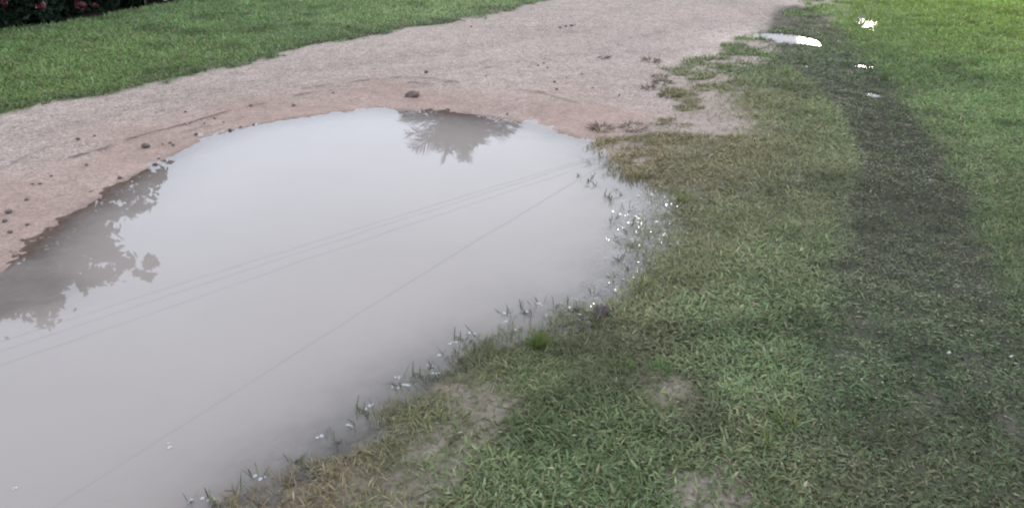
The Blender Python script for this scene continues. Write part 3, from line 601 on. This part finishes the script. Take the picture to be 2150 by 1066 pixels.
def tube(bm, pts, r0, r1, seg=6):
    prev = None; n = len(pts)
    for i, p in enumerate(pts):
        p = Vector(p); d = (Vector(pts[min(i + 1, n - 1)]) - Vector(pts[max(i - 1, 0)])).normalized(); a = d.orthogonal().normalized(); b = d.cross(a)
        r = r0 + (r1 - r0) * i / max(1, n - 1)
        ring = [bm.verts.new(p + a * r * math.cos(6.283 * k / seg) + b * r * math.sin(6.283 * k / seg)) for k in range(seg)]
        if prev:
            for k in range(seg): bm.faces.new((prev[k], prev[(k + 1) % seg], ring[(k + 1) % seg], ring[k]))
        else: bm.faces.new(ring[::-1])
        prev = ring
    bm.faces.new(prev)
P = G(1222, 652); bm = bmesh.new()
tube(bm, [(-.03, .01, .002), (-.012, .004, .006), (0, 0, .007), (.015, -.012, .005), (.03, -.022, .001)], .003, .002)
tube(bm, [(0, 0, .006), (.004, .006, .03), (.01, .012, .06)], .0012, .0005); tube(bm, [(-.012, .004, .006), (-.02, .012, .016), (-.022, .016, .026)], .0018, .0008); tube(bm, [(.008, -.006, .006), (.002, -.02, .004), (-.02, -.03, .001)], .0018, .0008)
tube(bm, [(.0, 0, .006), (-.025, -.006, .003), (-.06, -.004, .0)], .0016, .0008)
o = bm_obj('twig', bm, M_WOOD); o.location = (P[0], P[1], 0); tag(o, 'dark forked twig floating in the puddle left of the brown lump', 'twig')

# ------------------------------------------------------------------ leaf clouds for shrubs and trees
def leaf_cloud(name, pts, size, base, parent, material=M_TREE, bj=.3, wide=.5):
    n = len(pts); a = rng.normal(0, 1, (n, 3)); a /= np.linalg.norm(a, axis=1, keepdims=True); t = rng.normal(0, 1, (n, 3)); b = np.cross(a, t); b /= np.linalg.norm(b, axis=1, keepdims=True)
    s = size * rng.uniform(.6, 1.3, n)[:, None]
    V = np.stack([pts - a * s * .5, pts + b * s * wide * .5, pts + a * s * .5, pts - b * s * wide * .5], 1).reshape(-1, 3)
    c = np.array(base)[None] * np.exp(rng.normal(0, bj, n))[:, None]
    return raw_mesh(name, V, np.arange(4 * n), np.full(n, 4), material, {'tint': np.repeat(c, 4, 0)}, False, parent)
def blob(c, r, n, flat=1.0):
    d = rng.normal(0, 1, (n, 3)); d /= np.linalg.norm(d, axis=1, keepdims=True)
    d = d * (rng.random(n) ** .45)[:, None] * np.array(r) ; return np.array(c) + d

# flower bed shrubs
def shrub(px, py, w, h, label, flowers, group, depth=.6):
    P = G(px, py); z = hz(*P); t = empty('flowering_shrub' if flowers else 'shrub', (P[0], P[1], z)); tag(t, label, 'shrub', group)
    bm = bmesh.new()
    for k in range(7):
        a = k * .9; tube(bm, [(0.03 * math.cos(a), .03 * math.sin(a), 0), (w * .3 * math.cos(a), w * .3 * math.sin(a), h * .4), (w * .6 * math.cos(a), w * .6 * math.sin(a), h * .8)], .014, .005)
    bm_obj('stem', bm, M_BARK, t)
    pts = np.concatenate([blob((rng.normal(0, w * .45), rng.normal(0, w * .4), rng.uniform(.10, 1) * h), (w * .4, w * .4, h * .2), 260) for _ in range(26)])
    pts = pts[pts[:, 2] > .01]; leaf_cloud('foliage', pts, .09, (.012, .02, .011), t)  # dark leaves, near black to hold the bed's deep shade
    for (fx, fy, s) in flowers:
        q = G(fx, fy, .25); fl = rng.normal(0, 1, (46, 3)); 
        bm = bmesh.new(); fr = s
        for k in range(22):
            d = Vector((random.gauss(0, 1), random.gauss(0, 1), random.gauss(0, .8))).normalized() * fr * random.uniform(.3, 1); u = d.orthogonal().normalized() * fr * .45; vv = d.normalized().cross(u)
            if random.random() < .5: u, vv = vv, u
            vs = [bm.verts.new(d + u * math.cos(j * 1.2566) + vv * math.sin(j * 1.2566) + d * .1 * (j % 2)) for j in range(5)]; bm.faces.new(vs)
        o = bm_obj('flower', bm, M_RED, t, False); o.location = (q[0] - P[0], q[1] - P[1] - .02, .25 - z)
    return t
gb = 'dark shrubs of the flower bed'
shrub(20, -18, .8, 1.5, 'dark shrub in deep shade at the far left corner of the flower bed', [(12, 6, .03)], gb).name = 'flowering_shrub'
shrub(120, -35, .8, 1.7, 'dark shrub with a deep red bloom left in the flower bed', [(88, 12, .04)], gb)
shrub(230, -45, .75, 1.25, 'dark shrub with two pink red blooms in the shaded flower bed', [(172, 10, .045), (203, 10, .022)], gb)
shrub(330, -75, .7, 1.1, 'dark shrub closing the right end of the flower bed', [], gb)
shrub(-150, 10, .9, 1.6, 'dark shrub at the outer left end of the flower bed', [], gb)
for k, (x_, y_) in enumerate([(-6.4, 8.3), (-7.6, 7.2)]):
    lb_ = ['tall dark shrub behind the two pink red blooms', 'tall dark shrub in the far left corner behind the front row'][k]
    t = empty('shrub', (x_, y_, 0)); tag(t, lb_, 'shrub', 'second row shrubs of the flower bed')
    bm = bmesh.new(); tube(bm, [(0, 0, 0), (.05, 0, .7), (0, .1, 1.6)], .03, .012); bm_obj('stem', bm, M_BARK, t)
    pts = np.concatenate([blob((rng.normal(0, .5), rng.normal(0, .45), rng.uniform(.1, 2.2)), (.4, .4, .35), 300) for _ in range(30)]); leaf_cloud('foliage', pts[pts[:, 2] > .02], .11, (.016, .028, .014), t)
shrub(815, -20, .3, .35, 'low dark shrub at the top edge of the left lawn', [], None)

for i, (a, b, w_) in enumerate([(-60, 64, .32), (10, 55, .3), (75, 44, .3), (140, 33, .28), (205, 23, .28), (262, 12, .28), (315, 2, .26), (-150, 90, .34)]):  # low row added so the bed front reads as dark
    shrub(a, b, w_ * .8, .3, 'low dark edging plant added to darken the flower bed front', [], 'added edging plants of the flower bed')
# trees seen in the mirror of the water
def tree(base, lobes, label, leaf=.10, colr=(.035, .05, .022), group=None, D=11, thick=.62):
    leaf = leaf * 1.15; t = empty('broadleaf_tree', (base[0], base[1], 0)); tag(t, label, 'tree', group); B = np.array([base[0], base[1], 0.])
    bm = bmesh.new(); zs = [MIR(a, b, D)[2] for a, b, _, _ in lobes]; top = np.mean(zs)
    fork = Vector((.1, .05, max(1.0, min(zs) * .6))); tube(bm, [(0, 0, 0), (.05, .0, fork.z * .5), tuple(fork)], .16, .10, 8)
    for (a, b, r, n) in lobes:
        c = Vector(MIR(a, b, D) - B); mid = fork.lerp(c, .5) + Vector((0, 0, .15)); tube(bm, [tuple(fork), tuple(mid), tuple(fork.lerp(c, .8))], .03, .006, 5)
    bm_obj('trunk', bm, M_BARK, t); P = []
    for (a, b, r, n) in lobes:
        c = MIR(a, b, D) - B
        for _ in range(max(3, n // 160)):
            off = rng.normal(0, 1, 3) * np.array([.62, .62, .5]) * r; q = rng.uniform(.12, .5) * r; ax = rng.normal(0, 1, 3); ax /= np.linalg.norm(ax); k_ = int((20 + 105 * q / r) * thick); P.append(c + off + rng.normal(0, .45, (k_, 3)) * q + ax * (rng.random(k_) ** 1.5)[:, None] * q * 1.8)
    leaf_cloud('crown', np.concatenate(P), leaf, colr, t); return t
# lobes: (mirror x, mirror y, radius, leaves)
tree(MIR(200, 300, 11.5)[:2], [(300, 372, .22, 900), (250, 395, .32, 1500), (335, 378, .12, 300), (255, 420, .26, 1200), (310, 432, .12, 350), (205, 440, .36, 2000), (230, 330, .5, 2500), (150, 400, .6, 3000), (190, 455, .3, 1200), (120, 470, .4, 2400), (60, 420, .7, 3000)],
     'broadleaf tree with loose crown mirrored at the upper left shore', group='trees behind the flower bed')
tree(MIR(60, 440, 10.5)[:2], [(215, 520, .14, 600), (240, 552, .20, 1100), (285, 560, .15, 700), (300, 580, .12, 500), (180, 535, .26, 1500), (140, 500, .4, 2500), (90, 530, .45, 2600), (205, 580, .16, 500), (40, 500, .6, 3000), (-60, 520, .8, 3000), (185, 505, .16, 500), (310, 548, .06, 120)],
     'broadleaf tree whose lower mirrored lobe reaches into the puddle', D=10.5, group='trees behind the flower bed')
tree(MIR(-120, 560, 8.5)[:2], [(95, 572, .16, 2200), (130, 582, .10, 1500), (50, 590, .18, 3000), (85, 605, .09, 1200), (20, 615, .16, 2000), (-30, 590, .3, 3000), (-60, 630, .25, 2500), (10, 640, .10, 900), (-150, 610, .5, 3000), (0, 550, .35, 2500)],
     'nearest dark tree mirrored at the left frame edge', leaf=.08, colr=(.02, .026, .016), D=8.5, thick=2.5, group='trees behind the flower bed')

# palm
def palm():
    D = 25.0; heart = MIR(962, 222, D); base = np.array([heart[0], heart[1], 0]); t = empty('palm_tree', tuple(base)); tag(t, 'tall palm whose feathery crown is mirrored at the far shore', 'palm tree')
    bm = bmesh.new(); hh = heart[2]; tube(bm, [(0, 0, 0), (.1, 0, hh * .4), (.04, 0, hh * .8), (0, 0, hh)], .2, .14, 10); bm_obj('trunk', bm, M_BARK, t)
    tips = [(838,236,0),(842,255,.5),(838,285,1.0),(850,300,.2),(870,310,-.6),(893,312,.6),(915,318,.1),(926,341,.3),(931,334,.2),(935,318,-.5),(984,342,.4),(975,335,.3),(968,331,.1),(960,320,-.2),(985,308,.6),(1005,305,-.4),(1025,300,.2),(1045,298,.7),(1062,292,.2),(1080,270,-.3),(1094,262,.2),(1030,262,-.9),(900,270,-.9),
            (820,215,.4),(1095,235,.3),(840,190,-.3),(1080,200,-.5),(900,170,.6),(1010,165,.1),(960,150,-.4),(965,290,.9),(940,290,-1),(1000,285,1)]
    V = []; Lp = []; 
    for (a, b, dy) in tips:
        thin_ = b > 326; b = b - 15 if 284 < b < 326 else (b + 12 if thin_ else b)
        tip = Vector(MIR(a, b, D) - base) + Vector((0, dy * 1.2, 0)); h0 = Vector((0, 0, hh)); d = tip - h0; Lr = d.length; rise = .0 if thin_ else (.26 * Lr if b < 300 else .08 * Lr)
        pts = [h0.lerp(tip, s) + Vector((0, 0, rise * 4 * s * (1 - s) * .5)) for s in np.linspace(0, 1, 13)]
        bm = bmesh.new(); tube(bm, [tuple(p) for p in pts], .03, .006, 5)
        nl = 34
        for i in range(2, nl):
            s = i / float(nl); k = s * 12; j = min(int(k), 11); p = pts[j].lerp(pts[j + 1], k - j); ax = (pts[j + 1] - pts[j]).normalized(); sd = ax.cross(Vector((0, 0, 1)))
            if sd.length < .15: sd = ax.cross(Vector((0, 1, 0)))
            sd.normalize(); ln = (.28 if thin_ else .85) * math.sin(math.pi * min(1, .15 + s * .85)) ** .6 * random.uniform(.8, 1.15) + .08
            for sg in (-1, 1):
                e = p + (sd * sg * .75 + ax * .55 + Vector((0, 0, random.uniform(-.25, .2)))).normalized() * ln; wv = ax * .022
                mid = p.lerp(e, .5) + Vector((0, 0, .03))
                a1 = bm.verts.new(p - wv); a2 = bm.verts.new(p + wv); b1 = bm.verts.new(mid - wv); b2 = bm.verts.new(mid + wv); c1 = bm.verts.new(e)
                bm.faces.new((a1, a2, b2, b1)); bm.faces.new((b1, b2, c1))
        o = bm_obj('frond', bm, M_PALM, t, False)
M_PALM = plain("palm_frond", (.045, .06, .028), .5, .3, 3, 0, None, .2)
palm()

# overhead wires (seen mirrored)
WL = [((0, 717), (1221, 339), 7.2, .0), ((0, 738), (1228, 342), 7.2, .0), ((0, 768), (1240, 348), 7.2, 0), ((363, 905), (1252, 357), 5.6, 0)]
LB = ['highest of the overhead cables mirrored across the puddle', 'middle one of the three parallel overhead cables', 'lowest of the three parallel overhead cables', 'separate lower cable mirrored as a steep diagonal']
def on_plane(px, py, zz):
    r = ray(px, py); h = math.hypot(r[0], r[1]); D = (zz + CAM_H) * h / (-r[2]); return Vector(MIR(px, py, D))
for (p0, p1, zz, sg), lb in zip(WL, LB):
    A = on_plane(*p0, zz); B = on_plane(*p1, zz); d = B - A; A2 = A - d * .8; B2 = B + d * .9; bm = bmesh.new()
    mid = .5; pts = []
    for s in np.linspace(0, 1, 40):
        p = A2.lerp(B2, s); p.z += .35 * (2 * s - 1) ** 2 - .06; pts.append(tuple(p))
    tube(bm, pts, 0.0045, 0.0045, 6); o = bm_obj('overhead_cable', bm, M_WIRE); tag(o, lb, 'cable', 'overhead cables')

# labels of look-alikes by their order from the left
ORD = 'leftmost,second,third,fourth,fifth,sixth,seventh,eighth,ninth,tenth,eleventh,twelfth,thirteenth,fourteenth,fifteenth,sixteenth,seventeenth,eighteenth,nineteenth,twentieth,twenty-first,twenty-second,twenty-third,twenty-fourth'.split(',')
for g_, txt in [('dark clods on the left bank', 'small dark clod on the pink left bank, %s of the small clods'), ('dark pebbles on the road', 'small dark pebble on the road behind the puddle, %s of its group'),
                ('bubbles off the near shore', 'whitish bubbles floating off the near grass shore, %s of that row'), ('bubbles in the bottom part', 'whitish bubbles in the bottom left of the puddle, %s there'),
                ('added edging plants of the flower bed', 'low dark edging plant added to darken the flower bed front, %s of the row')]:
    M_ = [o for o in C.objects if o.get('group') == g_ and o.parent is None and (o.get('label', '').startswith(('small dark clod on the pink sand', 'small dark pebble on the gravel', 'small whitish', 'low dark edging')))]
    M_.sort(key=lambda o: o.location.x / (o.location.y + .8))
    for i_, o in enumerate(M_):
        if i_ < len(ORD): o['label'] = txt % (ORD[i_] + (' from the left' if i_ else ''))
